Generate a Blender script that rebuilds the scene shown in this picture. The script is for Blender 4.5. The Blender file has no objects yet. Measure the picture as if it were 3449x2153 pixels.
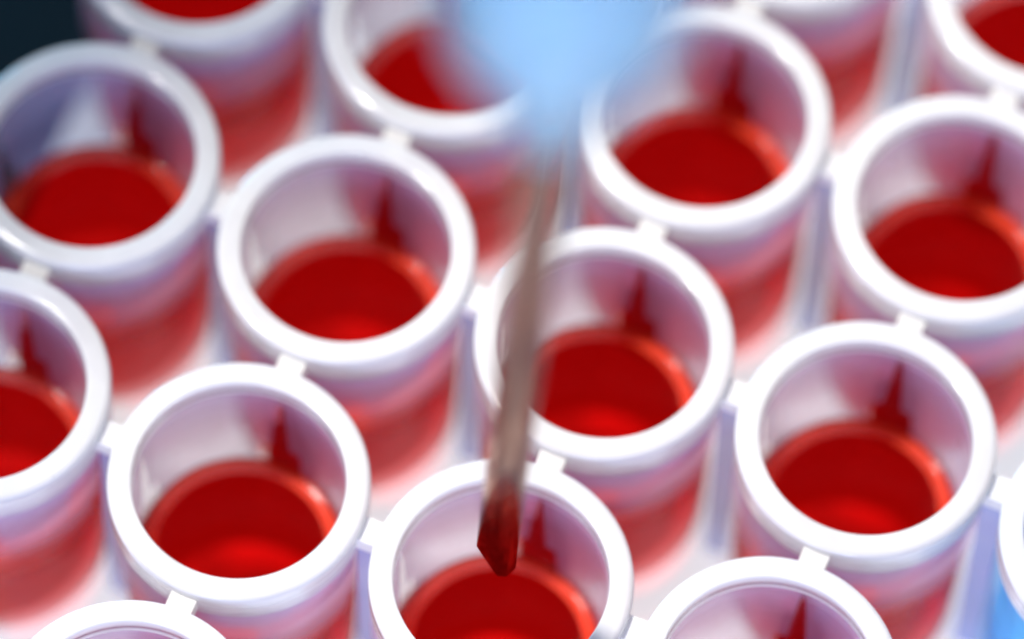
import bpy, bmesh, math, random
from mathutils import Vector, Matrix

random.seed(7)
C = bpy.context.scene.collection
scene = bpy.context.scene
S = 0.9                      # one well pitch = 9 mm; 1 unit = 1 cm
scene.unit_settings.scale_length = 0.01
TAU = math.tau

# ---------------------------------------------------------------- camera
cam_d = bpy.data.cameras.new('camera')
cam = bpy.data.objects.new('camera', cam_d)
C.objects.link(cam)
scene.camera = cam
cam_d.sensor_width = 36
cam_d.lens = 214.68
cam_d.clip_start = 0.1
cam_d.clip_end = 500
rows = Matrix(((0.92900894, 0.36938054, 0.02237029),
               (-0.33977226, 0.82746890, 0.44704589),
               (0.14661933, -0.42291043, 0.89423126)))
mw = rows.transposed().to_4x4()
mw.translation = Vector((3.8714, -8.3071, 19.5827)) * S
cam.matrix_world = mw
cam_d.dof.use_dof = True
cam_d.dof.focus_distance = 21.28 * S
cam_d.dof.aperture_fstop = 0.225
cam_d.dof.aperture_blades = 0

# ---------------------------------------------------------------- world, exposure
world = bpy.data.worlds.new('World')
scene.world = world
world.use_nodes = True
bg = world.node_tree.nodes['Background']
bg.inputs[0].default_value = (0.62, 0.72, 1.0, 1)
bg.inputs[1].default_value = 0.10
scene.view_settings.view_transform = 'Standard'
scene.view_settings.look = 'None'
scene.view_settings.exposure = 0.0
scene.cycles.use_denoising = True
scene.cycles.max_bounces = 24
scene.cycles.transparent_max_bounces = 64
scene.cycles.transmission_bounces = 16
scene.cycles.diffuse_bounces = 8
scene.cycles.volume_bounces = 0
scene.cycles.sample_clamp_indirect = 6

# ---------------------------------------------------------------- lamps
def aim(o, target):
    d = Vector(target) - o.location
    o.rotation_euler = d.to_track_quat('-Z', 'Y').to_euler()

def area(name, loc, target, size, energy, color, size_y=None):
    l = bpy.data.lights.new(name, 'AREA')
    l.energy = energy; l.color = color; l.size = size
    if size_y:
        l.shape = 'RECTANGLE'; l.size_y = size_y
    o = bpy.data.objects.new(name, l); C.objects.link(o)
    o.location = Vector(loc) * S
    aim(o, Vector(target) * S)
    return o

# main lamp: a cone whose soft edge leaves the far left corner dark
sp = bpy.data.lights.new('spot_lamp', 'SPOT')
sp.energy = 47000; sp.color = (1.0, 0.975, 0.92)
sp.shadow_soft_size = 1.1
sp.spot_size = math.radians(33.8); sp.spot_blend = 0.06
so = bpy.data.objects.new('spot_lamp', sp); C.objects.link(so)
so.location = Vector((-9.0, 1.5, 24.0)) * S
aim(so, Vector((7.0, -2.5, 0)) * S)
area('blue_lamp_left', (-11.0, 9.5, 3.4), (1, 1, 0), 1.5, 750, (0.10, 0.60, 1.0), 1.5)
area('blue_lamp_front', (2.0, -12.0, 3.0), (1, 0.5, -0.6), 7, 1050, (0.46, 0.56, 1.0), 3)

# ---------------------------------------------------------------- materials
def mat(name):
    m = bpy.data.materials.new(name); m.use_nodes = True
    nt = m.node_tree
    for n in list(nt.nodes): nt.nodes.remove(n)
    out = nt.nodes.new('ShaderNodeOutputMaterial')
    return m, nt, out

def N(nt, kind, **kw):
    n = nt.nodes.new(kind)
    for k, v in kw.items():
        if k in n.inputs: n.inputs[k].default_value = v
        else: setattr(n, k, v)
    return n

def milky(name, opacity, edge, color, tcolor, gloss=0.10, rough=0.3, bump=0.0, clear=(1, 1, 1, 1), trans=0.5, strip=False, wet=None, wetf=0.15, specks=False, collar=0):
    m, nt, out = mat(name); L = nt.links.new
    dif = N(nt, 'ShaderNodeBsdfDiffuse'); dif.inputs[0].default_value = color
    tr = N(nt, 'ShaderNodeBsdfTranslucent'); tr.inputs[0].default_value = tcolor
    gl = N(nt, 'ShaderNodeBsdfGlossy'); gl.inputs['Roughness'].default_value = rough
    tp = N(nt, 'ShaderNodeBsdfTransparent'); tp.inputs[0].default_value = clear
    m1 = N(nt, 'ShaderNodeMixShader'); m1.inputs[0].default_value = trans
    L(dif.outputs[0], m1.inputs[1]); L(tr.outputs[0], m1.inputs[2])
    lw = N(nt, 'ShaderNodeLayerWeight'); lw.inputs[0].default_value = 0.35
    mr = N(nt, 'ShaderNodeMapRange'); mr.inputs['To Min'].default_value = opacity; mr.inputs['To Max'].default_value = edge
    L(lw.outputs['Facing'], mr.inputs['Value'])
    tc = N(nt, 'ShaderNodeTexCoord')
    # fine circumferential brushing, stretched noise round the wall
    mp = N(nt, 'ShaderNodeMapping'); mp.inputs['Scale'].default_value = (2.2, 2.2, 34.0)
    nz = N(nt, 'ShaderNodeTexNoise'); nz.inputs['Scale'].default_value = 3.0; nz.inputs['Detail'].default_value = 5
    L(tc.outputs['Object'], mp.inputs[0]); L(mp.outputs[0], nz.inputs[0])
    md = N(nt, 'ShaderNodeMath', operation='MULTIPLY_ADD')
    md.inputs[1].default_value = 0.22; md.inputs[2].default_value = -0.11
    L(nz.outputs[0], md.inputs[0])
    ad = N(nt, 'ShaderNodeMath', operation='ADD', use_clamp=True)
    L(mr.outputs[0], ad.inputs[0]); L(md.outputs[0], ad.inputs[1])
    opac = ad.outputs[0]
    if collar:   # the frosted collar just under the rim
        sc_ = N(nt, 'ShaderNodeSeparateXYZ'); L(tc.outputs['Object'], sc_.inputs[0])
        cc = N(nt, 'ShaderNodeMapRange', interpolation_type='SMOOTHSTEP')
        cc.inputs['From Min'].default_value = -0.66 * S; cc.inputs['From Max'].default_value = -0.12 * S
        cc.inputs['To Min'].default_value = 0.0; cc.inputs['To Max'].default_value = collar
        L(sc_.outputs[2], cc.inputs['Value'])
        ca = N(nt, 'ShaderNodeMath', operation='ADD', use_clamp=True); L(opac, ca.inputs[0]); L(cc.outputs[0], ca.inputs[1]); opac = ca.outputs[0]
    if wet is not None:   # wetted wall: index matched, scatters little below the liquid level
        sz = N(nt, 'ShaderNodeSeparateXYZ'); L(tc.outputs['Object'], sz.inputs[0])
        wr = N(nt, 'ShaderNodeMapRange')
        wr.inputs['From Min'].default_value = (wet - 0.06) * S; wr.inputs['From Max'].default_value = wet * S
        wr.inputs['To Min'].default_value = wetf; wr.inputs['To Max'].default_value = 1.0
        L(sz.outputs[2], wr.inputs['Value'])
        wm = N(nt, 'ShaderNodeMath', operation='MULTIPLY'); L(opac, wm.inputs[0]); L(wr.outputs[0], wm.inputs[1]); opac = wm.outputs[0]
    if strip:   # clear moulded strips where the fins join the wall, widening downwards
        def M(op, a, b=None, c=None, clamp=False):
            n = N(nt, 'ShaderNodeMath', operation=op, use_clamp=clamp)
            for k, v in enumerate((a, b, c)):
                if v is None: continue
                if isinstance(v, (int, float)): n.inputs[k].default_value = v
                else: L(v, n.inputs[k])
            return n.outputs[0]
        sx = N(nt, 'ShaderNodeSeparateXYZ'); L(tc.outputs['Object'], sx.inputs[0])
        tmin = M('MINIMUM', M('ABSOLUTE', sx.outputs[0]), M('ABSOLUTE', sx.outputs[1]))
        wid = M('MULTIPLY_ADD', sx.outputs[2], -0.075, 0.010)
        wid = M('ADD', wid, M('MULTIPLY', M('LESS_THAN', sx.outputs[2], -0.415), 0.038))
        front = M('MULTIPLY', M('LESS_THAN', sx.outputs[2], -0.40), M('LESS_THAN', sx.outputs[1], -0.2))
        wid = M('ADD', wid, M('MULTIPLY', front, 0.10))
        msk = M('MULTIPLY', M('SUBTRACT', wid, tmin), 60.0, clamp=True)
        low = M('MULTIPLY_ADD', sx.outputs[2], -14.0, -0.9, clamp=True)
        opac = M('MULTIPLY', opac, M('SUBTRACT', 1.0, M('MULTIPLY', M('MULTIPLY', msk, low), 0.98)))
    m2 = N(nt, 'ShaderNodeMixShader')
    L(opac, m2.inputs[0]); L(tp.outputs[0], m2.inputs[1]); L(m1.outputs[0], m2.inputs[2])
    fr = N(nt, 'ShaderNodeFresnel'); fr.inputs[0].default_value = 1.49
    fm = N(nt, 'ShaderNodeMath', operation='MULTIPLY'); fm.inputs[1].default_value = gloss * 10
    fm.use_clamp = True
    L(fr.outputs[0], fm.inputs[0])
    ge = N(nt, 'ShaderNodeNewGeometry')
    nb = N(nt, 'ShaderNodeMath', operation='SUBTRACT'); nb.inputs[0].default_value = 1.0
    L(ge.outputs['Backfacing'], nb.inputs[1])
    fm2 = N(nt, 'ShaderNodeMath', operation='MULTIPLY'); L(fm.outputs[0], fm2.inputs[0]); L(nb.outputs[0], fm2.inputs[1])
    fm = fm2
    m3 = N(nt, 'ShaderNodeMixShader')
    L(fm.outputs[0], m3.inputs[0]); L(m2.outputs[0], m3.inputs[1]); L(gl.outputs[0], m3.inputs[2])
    L(m3.outputs[0], out.inputs[0])
    if specks:   # faint cloudiness and a few tiny dark specks of wear
        n2 = N(nt, 'ShaderNodeTexNoise'); n2.inputs['Scale'].default_value = 3.5; n2.inputs['Detail'].default_value = 6
        n3 = N(nt, 'ShaderNodeTexNoise'); n3.inputs['Scale'].default_value = 26; n3.inputs['Detail'].default_value = 2
        oi = N(nt, 'ShaderNodeObjectInfo'); va_ = N(nt, 'ShaderNodeVectorMath', operation='ADD')
        L(tc.outputs['Object'], va_.inputs[0]); L(oi.outputs['Location'], va_.inputs[1])
        L(va_.outputs[0], n2.inputs[0]); L(va_.outputs[0], n3.inputs[0])
        r2 = N(nt, 'ShaderNodeMapRange'); r2.inputs['From Min'].default_value = 0.35; r2.inputs['From Max'].default_value = 0.65
        r2.inputs['To Min'].default_value = 0.90; r2.inputs['To Max'].default_value = 1.0
        L(n2.outputs[0], r2.inputs['Value'])
        r3 = N(nt, 'ShaderNodeMapRange'); r3.inputs['From Min'].default_value = 0.775; r3.inputs['From Max'].default_value = 0.80
        r3.inputs['To Min'].default_value = 1.0; r3.inputs['To Max'].default_value = 0.45
        L(n3.outputs[0], r3.inputs['Value'])
        mm = N(nt, 'ShaderNodeMath', operation='MULTIPLY'); L(r2.outputs[0], mm.inputs[0]); L(r3.outputs[0], mm.inputs[1])
        vc = N(nt, 'ShaderNodeVectorMath', operation='SCALE'); vc.inputs[0].default_value = color[:3]
        L(mm.outputs[0], vc.inputs['Scale']); L(vc.outputs[0], dif.inputs[0])
    if bump:
        bp = N(nt, 'ShaderNodeBump'); bp.inputs['Strength'].default_value = bump; bp.inputs['Distance'].default_value = 0.02
        L(nz.outputs[0], bp.inputs['Height'])
        for s in (dif, gl): L(bp.outputs[0], s.inputs['Normal'])
    return m

M_wall = milky('milky_plastic_red_spill', 0.04, 0.13, (0.84, 0.70, 0.86, 1), (0.84, 0.70, 0.88, 1), gloss=0.02, rough=0.28, bump=0.25, trans=0.65, strip=True, wet=-0.5, wetf=0.45, collar=0.72)  # lilac tint stands in for red light spilling from neighbouring liquid
M_wall_in = milky('milky_plastic_inside_red_spill', 0.42, 0.56, (0.70, 0.50, 0.70, 1), (0.72, 0.52, 0.76, 1), gloss=0.04, rough=0.28, bump=0.2, trans=0.65, strip=True, wet=-0.6, wetf=0.05)  # deeper lilac, red interreflection put into the inside colour
M_rim = milky('white_plastic', 0.88, 0.95, (0.93, 0.93, 0.925, 1), (0.93, 0.93, 0.93, 1), gloss=0.1, rough=0.13, bump=0.12, specks=True)
M_wall_blue = milky('bluish_plastic', 0.40, 0.55, (0.22, 0.68, 1.0, 1), (0.28, 0.78, 1.0, 1), gloss=0.02, rough=0.28, bump=0.25, trans=0.5)
M_fin_red_glow = milky('fin_plastic_red_glow', 0.55, 0.65, (0.58, 0.004, 0.010, 1), (0.62, 0.005, 0.012, 1), gloss=0.01, rough=0.2, clear=(0.72, 0.05, 0.07, 1))  # red light guided from the liquid, put into the fin's colour
M_fin = milky('fin_plastic_blue_light', 0.45, 0.6, (0.42, 0.52, 0.92, 1), (0.42, 0.52, 0.92, 1), gloss=0.06, rough=0.3)  # tint of the blue lamp light put into the plastic's colour

def liquid_mat(name, col, dens, turbid=None, tcol=None, low=0.35, tint=(1, 1, 1, 1)):
    m, nt, out = mat(name); L = nt.links.new
    tp = N(nt, 'ShaderNodeBsdfTransparent'); tp.inputs[0].default_value = tint
    gl = N(nt, 'ShaderNodeBsdfGlossy'); gl.inputs['Roughness'].default_value = 0.10; gl.inputs[0].default_value = (0.16, 0.16, 0.16, 1)
    fr = N(nt, 'ShaderNodeFresnel'); fr.inputs[0].default_value = 1.34
    mx = N(nt, 'ShaderNodeMixShader')
    base = tp.outputs[0]
    if turbid:
        df = N(nt, 'ShaderNodeBsdfDiffuse'); df.inputs[0].default_value = tcol
        tl = N(nt, 'ShaderNodeBsdfTranslucent'); tl.inputs[0].default_value = tcol
        a1 = N(nt, 'ShaderNodeMixShader'); L(df.outputs[0], a1.inputs[1]); L(tl.outputs[0], a1.inputs[2])
        a2 = N(nt, 'ShaderNodeMixShader'); a2.inputs[0].default_value = turbid
        tc = N(nt, 'ShaderNodeTexCoord'); sz = N(nt, 'ShaderNodeSeparateXYZ'); L(tc.outputs['Object'], sz.inputs[0])
        nz = N(nt, 'ShaderNodeTexNoise'); nz.inputs['Scale'].default_value = 1.6; L(tc.outputs['Object'], nz.inputs[0])
        ma = N(nt, 'ShaderNodeMath', operation='MULTIPLY_ADD'); ma.inputs[1].default_value = 0.12
        L(nz.outputs[0], ma.inputs[0]); L(sz.outputs[2], ma.inputs[2])
        wr = N(nt, 'ShaderNodeMapRange')
        wr.inputs['From Min'].default_value = -0.74 * S; wr.inputs['From Max'].default_value = -0.66 * S
        wr.inputs['To Min'].default_value = turbid * low; wr.inputs['To Max'].default_value = turbid
        L(ma.outputs[0], wr.inputs['Value']); L(wr.outputs[0], a2.inputs[0])
        L(tp.outputs[0], a2.inputs[1]); L(a1.outputs[0], a2.inputs[2]); base = a2.outputs[0]
    ge = N(nt, 'ShaderNodeNewGeometry')
    nb = N(nt, 'ShaderNodeMath', operation='SUBTRACT'); nb.inputs[0].default_value = 1.0
    L(ge.outputs['Backfacing'], nb.inputs[1])
    fm2 = N(nt, 'ShaderNodeMath', operation='MULTIPLY'); L(fr.outputs[0], fm2.inputs[0]); L(nb.outputs[0], fm2.inputs[1])
    L(fm2.outputs[0], mx.inputs[0]); L(base, mx.inputs[1]); L(gl.outputs[0], mx.inputs[2])
    L(mx.outputs[0], out.inputs[0])
    va = N(nt, 'ShaderNodeVolumeAbsorption')
    va.inputs[0].default_value = col; va.inputs[1].default_value = dens
    L(va.outputs[0], out.inputs['Volume'])
    return m
RED_V, BLUE_V = (0.90, 0.05, 0.04, 1), (0.3, 0.80, 0.99, 1)
M_red = liquid_mat('red_liquid', RED_V, 9.0)
M_red_side = liquid_mat('red_liquid_side', RED_V, 9.0, 0.68, (0.92, 0.085, 0.035, 1), 0.10)
M_blue = liquid_mat('blue_liquid', BLUE_V, 3.0)
M_blue_side = liquid_mat('blue_liquid_side', BLUE_V, 1.5, 0.95, (0.30, 0.85, 1.0, 1), 1.0)

def principled(name, color, rough=0.5, metal=0.0, **kw):
    m, nt, out = mat(name)
    p = N(nt, 'ShaderNodeBsdfPrincipled')
    p.inputs['Base Color'].default_value = color
    p.inputs['Roughness'].default_value = rough
    p.inputs['Metallic'].default_value = metal
    for k, v in kw.items(): p.inputs[k.replace('_', ' ')].default_value = v
    nt.links.new(p.outputs[0], out.inputs[0])
    return m, nt, p

M_steel, nt_, p_ = principled('needle_steel', (0.060, 0.036, 0.032, 1), 0.12, 1.0)
p_.inputs['Specular Tint'].default_value = (0.82, 0.70, 0.66, 1)
tc = N(nt_, 'ShaderNodeTexCoord'); mp = N(nt_, 'ShaderNodeMapping'); mp.inputs['Scale'].default_value = (60, 60, 1.5)
nz = N(nt_, 'ShaderNodeTexNoise'); nz.inputs['Scale'].default_value = 2
bp = N(nt_, 'ShaderNodeBump'); bp.inputs['Strength'].default_value = 0.4; bp.inputs['Distance'].default_value = 0.01
nt_.links.new(tc.outputs['Object'], mp.inputs[0]); nt_.links.new(mp.outputs[0], nz.inputs[0])
nt_.links.new(nz.outputs[0], bp.inputs['Height']); nt_.links.new(bp.outputs[0], p_.inputs['Normal'])

# lengthwise streaks painted into the base colour, imitating orange-brown highlights on the metal
nzs = N(nt_, 'ShaderNodeTexNoise'); nzs.inputs['Scale'].default_value = 1.0; nzs.inputs['Detail'].default_value = 3
mps = N(nt_, 'ShaderNodeMapping'); mps.inputs['Scale'].default_value = (34, 34, 1.1)
crs = N(nt_, 'ShaderNodeValToRGB')
crs.color_ramp.elements[0].position = 0.45; crs.color_ramp.elements[0].color = (0.045, 0.03, 0.034, 1)
crs.color_ramp.elements[1].position = 0.68; crs.color_ramp.elements[1].color = (0.34, 0.20, 0.13, 1)
nt_.links.new(tc.outputs['Object'], mps.inputs[0]); nt_.links.new(mps.outputs[0], nzs.inputs[0])
nt_.links.new(nzs.outputs[0], crs.inputs[0]); nt_.links.new(crs.outputs[0], p_.inputs['Base Color'])

M_hub = milky('hub_plastic', 0.72, 0.9, (0.46, 0.88, 1.0, 1), (0.55, 0.92, 1.0, 1), gloss=0.08, rough=0.2, clear=(0.5, 0.75, 1, 1))
M_table, nt_, p_ = principled('dark_table', (0.004, 0.012, 0.022, 1), 0.6)
nz = N(nt_, 'ShaderNodeTexNoise'); nz.inputs['Scale'].default_value = 0.6
cr = N(nt_, 'ShaderNodeValToRGB')
cr.color_ramp.elements[0].color = (0.0003, 0.0012, 0.003, 1); cr.color_ramp.elements[1].color = (0.006, 0.001, 0.003, 1)
nt_.links.new(nz.outputs[0], cr.inputs[0]); nt_.links.new(cr.outputs[0], p_.inputs['Base Color'])
M_panel, nt_, p_ = principled('light_panel', (0.6, 0.62, 0.66, 1), 0.4)
p_.inputs['Emission Color'].default_value = (0.96, 0.98, 1.0, 1)
p_.inputs['Emission Strength'].default_value = 0.7

# ---------------------------------------------------------------- mesh helpers
def link(name, me, m, parent=None, smooth=True):
    o = bpy.data.objects.new(name, me); C.objects.link(o)
    if m is not None and not me.materials: me.materials.append(m)
    if smooth:
        for p in me.polygons: p.use_smooth = True
    if parent: o.parent = parent
    return o

def lathe(profile, n=96, closed=True):
    """profile: (r, z) in pitches, surface of revolution about z"""
    bm = bmesh.new(); rings = []
    for r, z in profile:
        if r < 1e-6: rings.append([bm.verts.new((0, 0, z * S))])
        else: rings.append([bm.verts.new((r * S * math.cos(TAU * k / n), r * S * math.sin(TAU * k / n), z * S)) for k in range(n)])
    seq = list(zip(rings, rings[1:])) + ([(rings[-1], rings[0])] if closed else [])
    for a, b in seq:
        for k in range(n):
            k2 = (k + 1) % n
            va = [a[0]] if len(a) == 1 else [a[k], a[k2]]
            vb = [b[0]] if len(b) == 1 else [b[k2], b[k]]
            f = va + vb
            if len(f) >= 3 and not (len(a) == 1 and len(b) == 1):
                bm.faces.new(f)
    bmesh.ops.recalc_face_normals(bm, faces=bm.faces[:])
    me = bpy.data.meshes.new('lathe'); bm.to_mesh(me); bm.free()
    return me

def box(x0, x1, y0, y1, z0, z1, bev=0.0, taper=0.0):
    bm = bmesh.new()
    bmesh.ops.create_cube(bm, size=1)
    for v in bm.verts:
        v.co = Vector(((x0 + x1) / 2 + v.co.x * (x1 - x0), (y0 + y1) / 2 + v.co.y * (y1 - y0), (z0 + z1) / 2 + v.co.z * (z1 - z0))) * S
    if bev: bmesh.ops.bevel(bm, geom=bm.edges[:], offset=bev * S, segments=2, affect='EDGES', profile=0.6)
    me = bpy.data.meshes.new('box'); bm.to_mesh(me); bm.free()
    return me

def arc(cx, cz, r, a0, a1, n):
    return [(cx + r * math.cos(math.radians(a0 + (a1 - a0) * k / n)), cz + r * math.sin(math.radians(a0 + (a1 - a0) * k / n))) for k in range(n + 1)]

ZB = -1.42       # bottom of the wells
ZL = -0.62       # liquid level
def inner_r(z):  # inner wall radius
    r = 0.380 - 0.012 * min(1, max(0, -z / 0.62))
    if z < ZL: r += 0.056 * math.sin(min(1, (ZL - z) / 0.16) * math.pi / 2)
    return r

FR = [0, 0.15, 0.34, 0.37, 0.395, 0.41, 0.4205]
def floor_z(r):  # flat inside floor with a rounded corner
    return -1.29 if r < 0.34 else -1.29 + 0.08 * (1 - math.sqrt(max(0, 1 - ((r - 0.34) / 0.082) ** 2)))

# ---------------------------------------------------------------- setting
t = link('table_top', box(-40, 40, -30, 50, ZB - 0.40, ZB - 0.16), M_table, smooth=False); t['kind'] = 'structure'
p = link('light_panel', box(-1.50, 9, -6, 9, ZB - 0.155, ZB - 0.012, bev=0.02), M_panel, smooth=False)
p['kind'] = 'structure'

# ---------------------------------------------------------------- plate of wells
plate = bpy.data.objects.new('well_plate', None); C.objects.link(plate)
plate.location = (0, 0, 0)
plate['label'] = 'translucent white plastic plate of round wells joined by small square tabs'
plate['category'] = 'well plate'

rim_prof = ([(0.3805, -0.085), (0.3805, -0.010)] + arc(0.3905, -0.010, 0.010, 180, 90, 4)[1:]
            + arc(0.444, -0.024, 0.024, 90, 0, 8)
            + [(0.468, -0.066), (0.4665, -0.070), (0.468, -0.075), (0.4675, -0.098), (0.4655, -0.102), (0.4670, -0.107),
               (0.4668, -0.118), (0.4645, -0.122), (0.4662, -0.127)]
            + arc(0.448, -0.146, 0.018, 25, -70, 5) + [(0.444, -0.085)])
wall_prof = ([(0.4610, -0.160), (0.4580, -0.166), (0.4605, -0.172), (0.4590, -0.180)]
             + [(0.4590 - 0.006 * k / 8, -0.180 - 1.155 * k / 8) for k in range(1, 9)]
             + arc(0.413, ZB + 0.05, 0.04, 0, -80, 4)
             + [(0.40, ZB + 0.018), (0.385, ZB + 0.05), (0.0, ZB + 0.06)]
             + [(r, floor_z(r)) for r in FR]
             + [(inner_r(z), z) for z in (-1.0, -0.8, -0.74, -0.70, -0.66, -0.62, -0.45, -0.3, -0.15, -0.09)]
             + [(0.384, -0.087), (0.440, -0.087)])
me_rim = lathe(rim_prof); me_wall = lathe(wall_prof)
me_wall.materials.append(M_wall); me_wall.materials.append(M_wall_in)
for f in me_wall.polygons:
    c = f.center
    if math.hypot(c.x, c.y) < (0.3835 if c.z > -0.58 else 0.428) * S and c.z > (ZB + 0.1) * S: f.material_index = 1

g = 0.004
def liq_prof(zl):
    return ([(max(0, r - g * 0.6) if r else 0, floor_z(r) + g) for r in FR]
            + [(inner_r(z) - g, z) for z in (-1.0, -0.8, -0.74, -0.70, -0.66, zl - 0.015)]
            + [(inner_r(zl) - g, zl + 0.016), (inner_r(zl) - 0.010, zl + 0.008), (inner_r(zl) - 0.025, zl + 0.003), (inner_r(zl) - 0.06, zl + 0.001), (0.0, zl)])
blue_prof = liq_prof(ZL)[:len(FR)] + [(inner_r(z) - g, z) for z in (-1.0, -0.8, -0.70, ZL, -0.4, -0.27)] + [(0.370, -0.25), (0.0, -0.25)]
me_blue = lathe(blue_prof, closed=False)
def liquid_mesh(zl):
    me = lathe(liq_prof(zl), closed=False)
    me.materials.append(M_red); me.materials.append(M_red_side)
    for f in me.polygons:
        c = f.center
        if math.hypot(c.x, c.y) > 0.25 * S and c.z < (zl + 0.01) * S: f.material_index = 1
    return me
me_liqs = [liquid_mesh(ZL + d) for d in (-0.025, -0.010, 0.004, 0.018)]

wells = {}
cells = [(i, j) for i in (-1, 0, 1, 2) for j in (-1, 0, 1, 2, 3)]
cells = [c for c in cells if c not in ((-1, -1), (1, -1), (2, -1))] + [(3, 1)]

labels = {
 (-1, 3): None,
 (1, 0): 'red liquid in the well that the steel needle tip dips into',
 (0, 0): 'red liquid in the sharp well just left of the needle tip',
 (0, 1): 'bright red liquid in the well left of the middle of the needle shaft',
 (1, 1): 'deep red liquid in the central well partly crossed by the needle shaft',
 (2, 1): 'dark red liquid in the large sharp well beside the right edge',
 (2, 0): 'red liquid in the well cut off by the bottom edge at the right',
 (0, -1): 'red liquid in the well of which only the far rim shows at the bottom left',
 (-1, 0): 'dark red liquid in the well cut by the left edge, halfway up',
 (-1, 1): 'red liquid in the shaded well next to the dark top left corner',
 (-1, 2): 'blurred bright red liquid in the well at the top left edge',
 (0, 2): 'blurred red liquid in the well left of the blue needle hub',
 (1, 2): 'dark red liquid in the blurred well right of the blue needle hub',
 (2, 2): 'dark red liquid in the blurred well cut by the right edge, upper half',
 (2, 3): 'blurred red liquid in the well in the top right corner',
 (1, 3): 'red liquid seen through the well wall at the top edge, right of the hub',
 (0, 3): 'red liquid in the well hidden behind the blue hub at the top edge',
 (3, 1): 'blue liquid in the pale bluish well on the right edge',
}
first = {}
for (i, j) in cells:
    w = bpy.data.objects.new('well', None); C.objects.link(w); w.parent = plate
    w.location = (i * S, j * S, 0)
    link('rim', me_rim, M_rim, w)
    if (i, j) == (3, 1):
        me_wb = me_wall.copy(); me_wb.materials[0] = M_wall_blue; me_wb.materials[1] = M_wall_blue
        wo = link('wall', me_wb, None, w); wo['label'] = 'pale blue translucent wall'
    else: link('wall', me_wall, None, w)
    a = random.uniform(0, TAU)
    if labels.get((i, j)):
        lo = link('liquid', me_liqs[(i * 3 + j * 5 + 7) % 4], None, None)
        if (i, j) == (3, 1):
            lo.data = me_blue; me_blue.materials.append(M_blue); me_blue.materials.append(M_blue_side)
            for f in me_blue.polygons:
                f.use_smooth = True
                if math.hypot(f.center.x, f.center.y) > 0.25 * S and f.center.z < -0.26 * S: f.material_index = 1
        lo.location = (i * S, j * S, 0); lo.rotation_euler = (0, 0, a)
        lo['label'] = labels[(i, j)]; lo['category'] = 'liquid'
        lo['group'] = 'red liquid in the wells'
        lo.name = 'red_liquid' if (i, j) != (3, 1) else 'blue_liquid'
        if (i, j) == (3, 1): del lo['group']

# tabs and fins between neighbouring wells
def web(i, j, ax):
    off = 0.012
    r0 = 0.462
    tab = box(r0 - 0.004, 1 - r0 + 0.004, off - 0.049, off + 0.049, -0.125, -0.050, bev=0.003)
    fin = box(0.4555, 1 - 0.4555, off - 0.022, off + 0.022, ZB + 0.02, -0.126, bev=0.004)
    return tab, fin
me_tab, me_fin = web(0, 0, 0)

def red_glow_mesh():
    # gap fin widening to a stepped foot, imitating red liquid glow through the wall
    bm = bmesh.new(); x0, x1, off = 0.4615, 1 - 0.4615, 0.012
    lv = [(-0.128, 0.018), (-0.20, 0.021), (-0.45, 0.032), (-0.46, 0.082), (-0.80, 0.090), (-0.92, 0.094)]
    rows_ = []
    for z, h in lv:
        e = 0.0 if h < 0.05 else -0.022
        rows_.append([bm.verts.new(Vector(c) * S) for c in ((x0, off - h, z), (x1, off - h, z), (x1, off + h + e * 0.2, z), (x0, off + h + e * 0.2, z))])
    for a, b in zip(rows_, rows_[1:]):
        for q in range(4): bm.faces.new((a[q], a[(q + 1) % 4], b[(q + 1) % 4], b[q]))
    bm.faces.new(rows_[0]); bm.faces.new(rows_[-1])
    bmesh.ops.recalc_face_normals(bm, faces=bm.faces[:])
    me = bpy.data.meshes.new('red_glow_fin'); bm.to_mesh(me); bm.free()
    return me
me_fin2 = red_glow_mesh()
have = set(cells) | {(3, 2), (3, 0), (1, -1), (2, -1)}
for (i, j) in cells:
    for di, dj in ((1, 0), (0, 1)):
        if (i + di, j + dj) in cells:
            for nm, me, m in (('tab', me_tab, M_rim), ('fin', me_fin, M_fin)):
                if nm == 'fin' and dj: me, m = me_fin2, M_fin_red_glow
                if me is me_fin2: nm = 'red_glow_fin'
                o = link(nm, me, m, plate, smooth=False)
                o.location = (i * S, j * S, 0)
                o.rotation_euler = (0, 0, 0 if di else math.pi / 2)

# ---------------------------------------------------------------- needle
tip = Vector((0.971, -0.002, -0.045)) * S
top = Vector((1.19, -0.34, 3.95)) * S
axis = (top - tip); Ln = axis.length; axis.normalize()
needle = bpy.data.objects.new('syringe_needle', None); C.objects.link(needle)
needle['label'] = 'steel needle with slanted blunt tip and blurred light blue hub, held over the front well'
needle['category'] = 'needle'
needle.location = tip
# local frame: z up the needle, -y towards the camera, x to the right in the picture
campos = Vector((3.8714, -8.3071, 19.5827)) * S
tocam = (campos - tip).normalized()
yl = -(tocam - axis * tocam.dot(axis)).normalized()
xl = yl.cross(axis).normalized()
R = Matrix((xl, yl, axis)).transposed()
needle.rotation_euler = R.to_euler()

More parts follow.
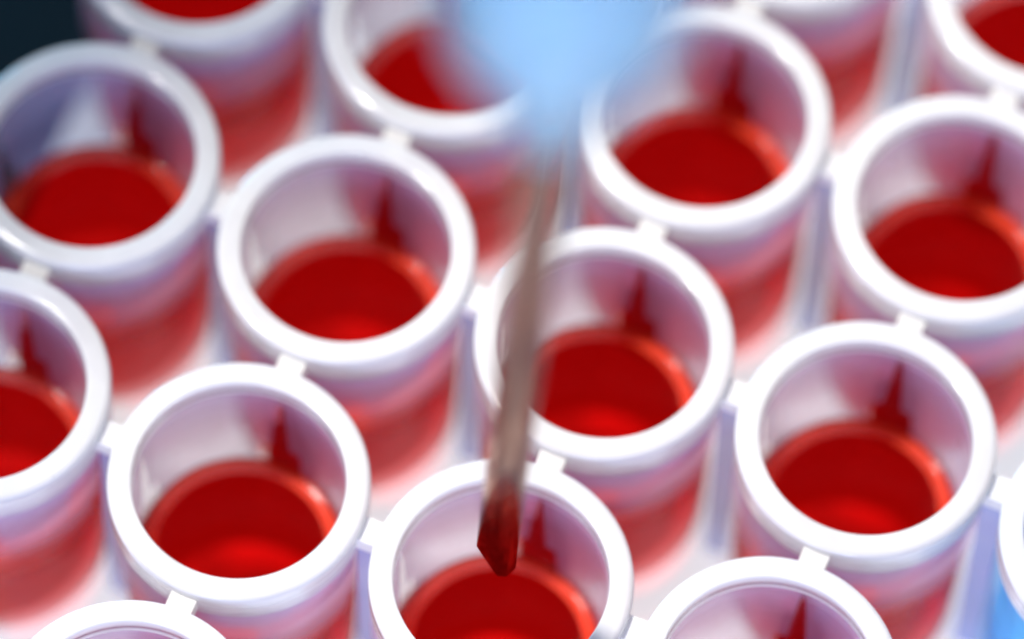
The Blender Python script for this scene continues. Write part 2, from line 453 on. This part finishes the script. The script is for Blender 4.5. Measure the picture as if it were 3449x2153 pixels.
def needle_mesh():
    R0 = 0.0725 * S; n = 64; m = 60
    bm = bmesh.new(); rings = []
    Lb = 1.4 * S                       # length of the ground facet
    for k in range(m + 1):
        u = (k / m) ** 1.7
        z = u * Ln * 1.15
        ring = []
        for q in range(n):
            a = TAU * q / n
            x, y = R0 * math.cos(a), R0 * math.sin(a)
            # facet facing the camera side: plane y = -c(z)
            c = R0 * (-0.30 + 1.30 * min(1, z / Lb))
            if y < -c: y = -c + (y + c) * 0.06
            ring.append([x, y, z])
        rings.append(ring)
    # slanted end: lower limit depends on x (left side cut away)
    def zmin(x):
        s = x / R0
        return (max(0, s - 0.6) * 0.25 * S) if s > 0.15 else (0.15 - s) * 0.25 * S
    vs = []
    for k, ring in enumerate(rings):
        row = []
        for x, y, z in ring:
            z0 = zmin(x); H = 0.5 * S
            if z < H: z = z0 + z * (H - z0) / H
            row.append(bm.verts.new((x, y, z)))
        vs.append(row)
    for a, b in zip(vs, vs[1:]):
        for q in range(n):
            bm.faces.new((a[q], a[(q + 1) % n], b[(q + 1) % n], b[q]))
    # wall thickness: inner bore at the tip
    inner = []
    for v in vs[0]:
        inner.append(bm.verts.new((v.co.x * 0.72, v.co.y * 0.72 + 0.1 * R0, zmin(v.co.x * 0.72) + 0.003)))
    deep = [bm.verts.new((v.co.x, v.co.y, v.co.z + 0.35)) for v in inner]
    for q in range(n):
        q2 = (q + 1) % n
        bm.faces.new((vs[0][q2], vs[0][q], inner[q], inner[q2]))
        bm.faces.new((inner[q2], inner[q], deep[q], deep[q2]))
    bm.faces.new(deep); bm.faces.new(vs[-1])
    bmesh.ops.recalc_face_normals(bm, faces=bm.faces[:])
    me = bpy.data.meshes.new('shaft'); bm.to_mesh(me); bm.free()
    return me
link('shaft', needle_mesh(), M_steel, needle)
hub_prof = [(0.085, 4.15), (0.115, 4.15), (0.13, 4.4), (0.18, 4.6), (0.26, 4.78), (0.34, 5.0), (0.37, 5.8), (0.42, 7.0),
            (0.52, 7.02), (0.52, 7.2), (0.40, 7.2), (0.30, 5.6), (0.085, 4.9)]
link('hub', lathe(hub_prof, 48), M_hub, needle)
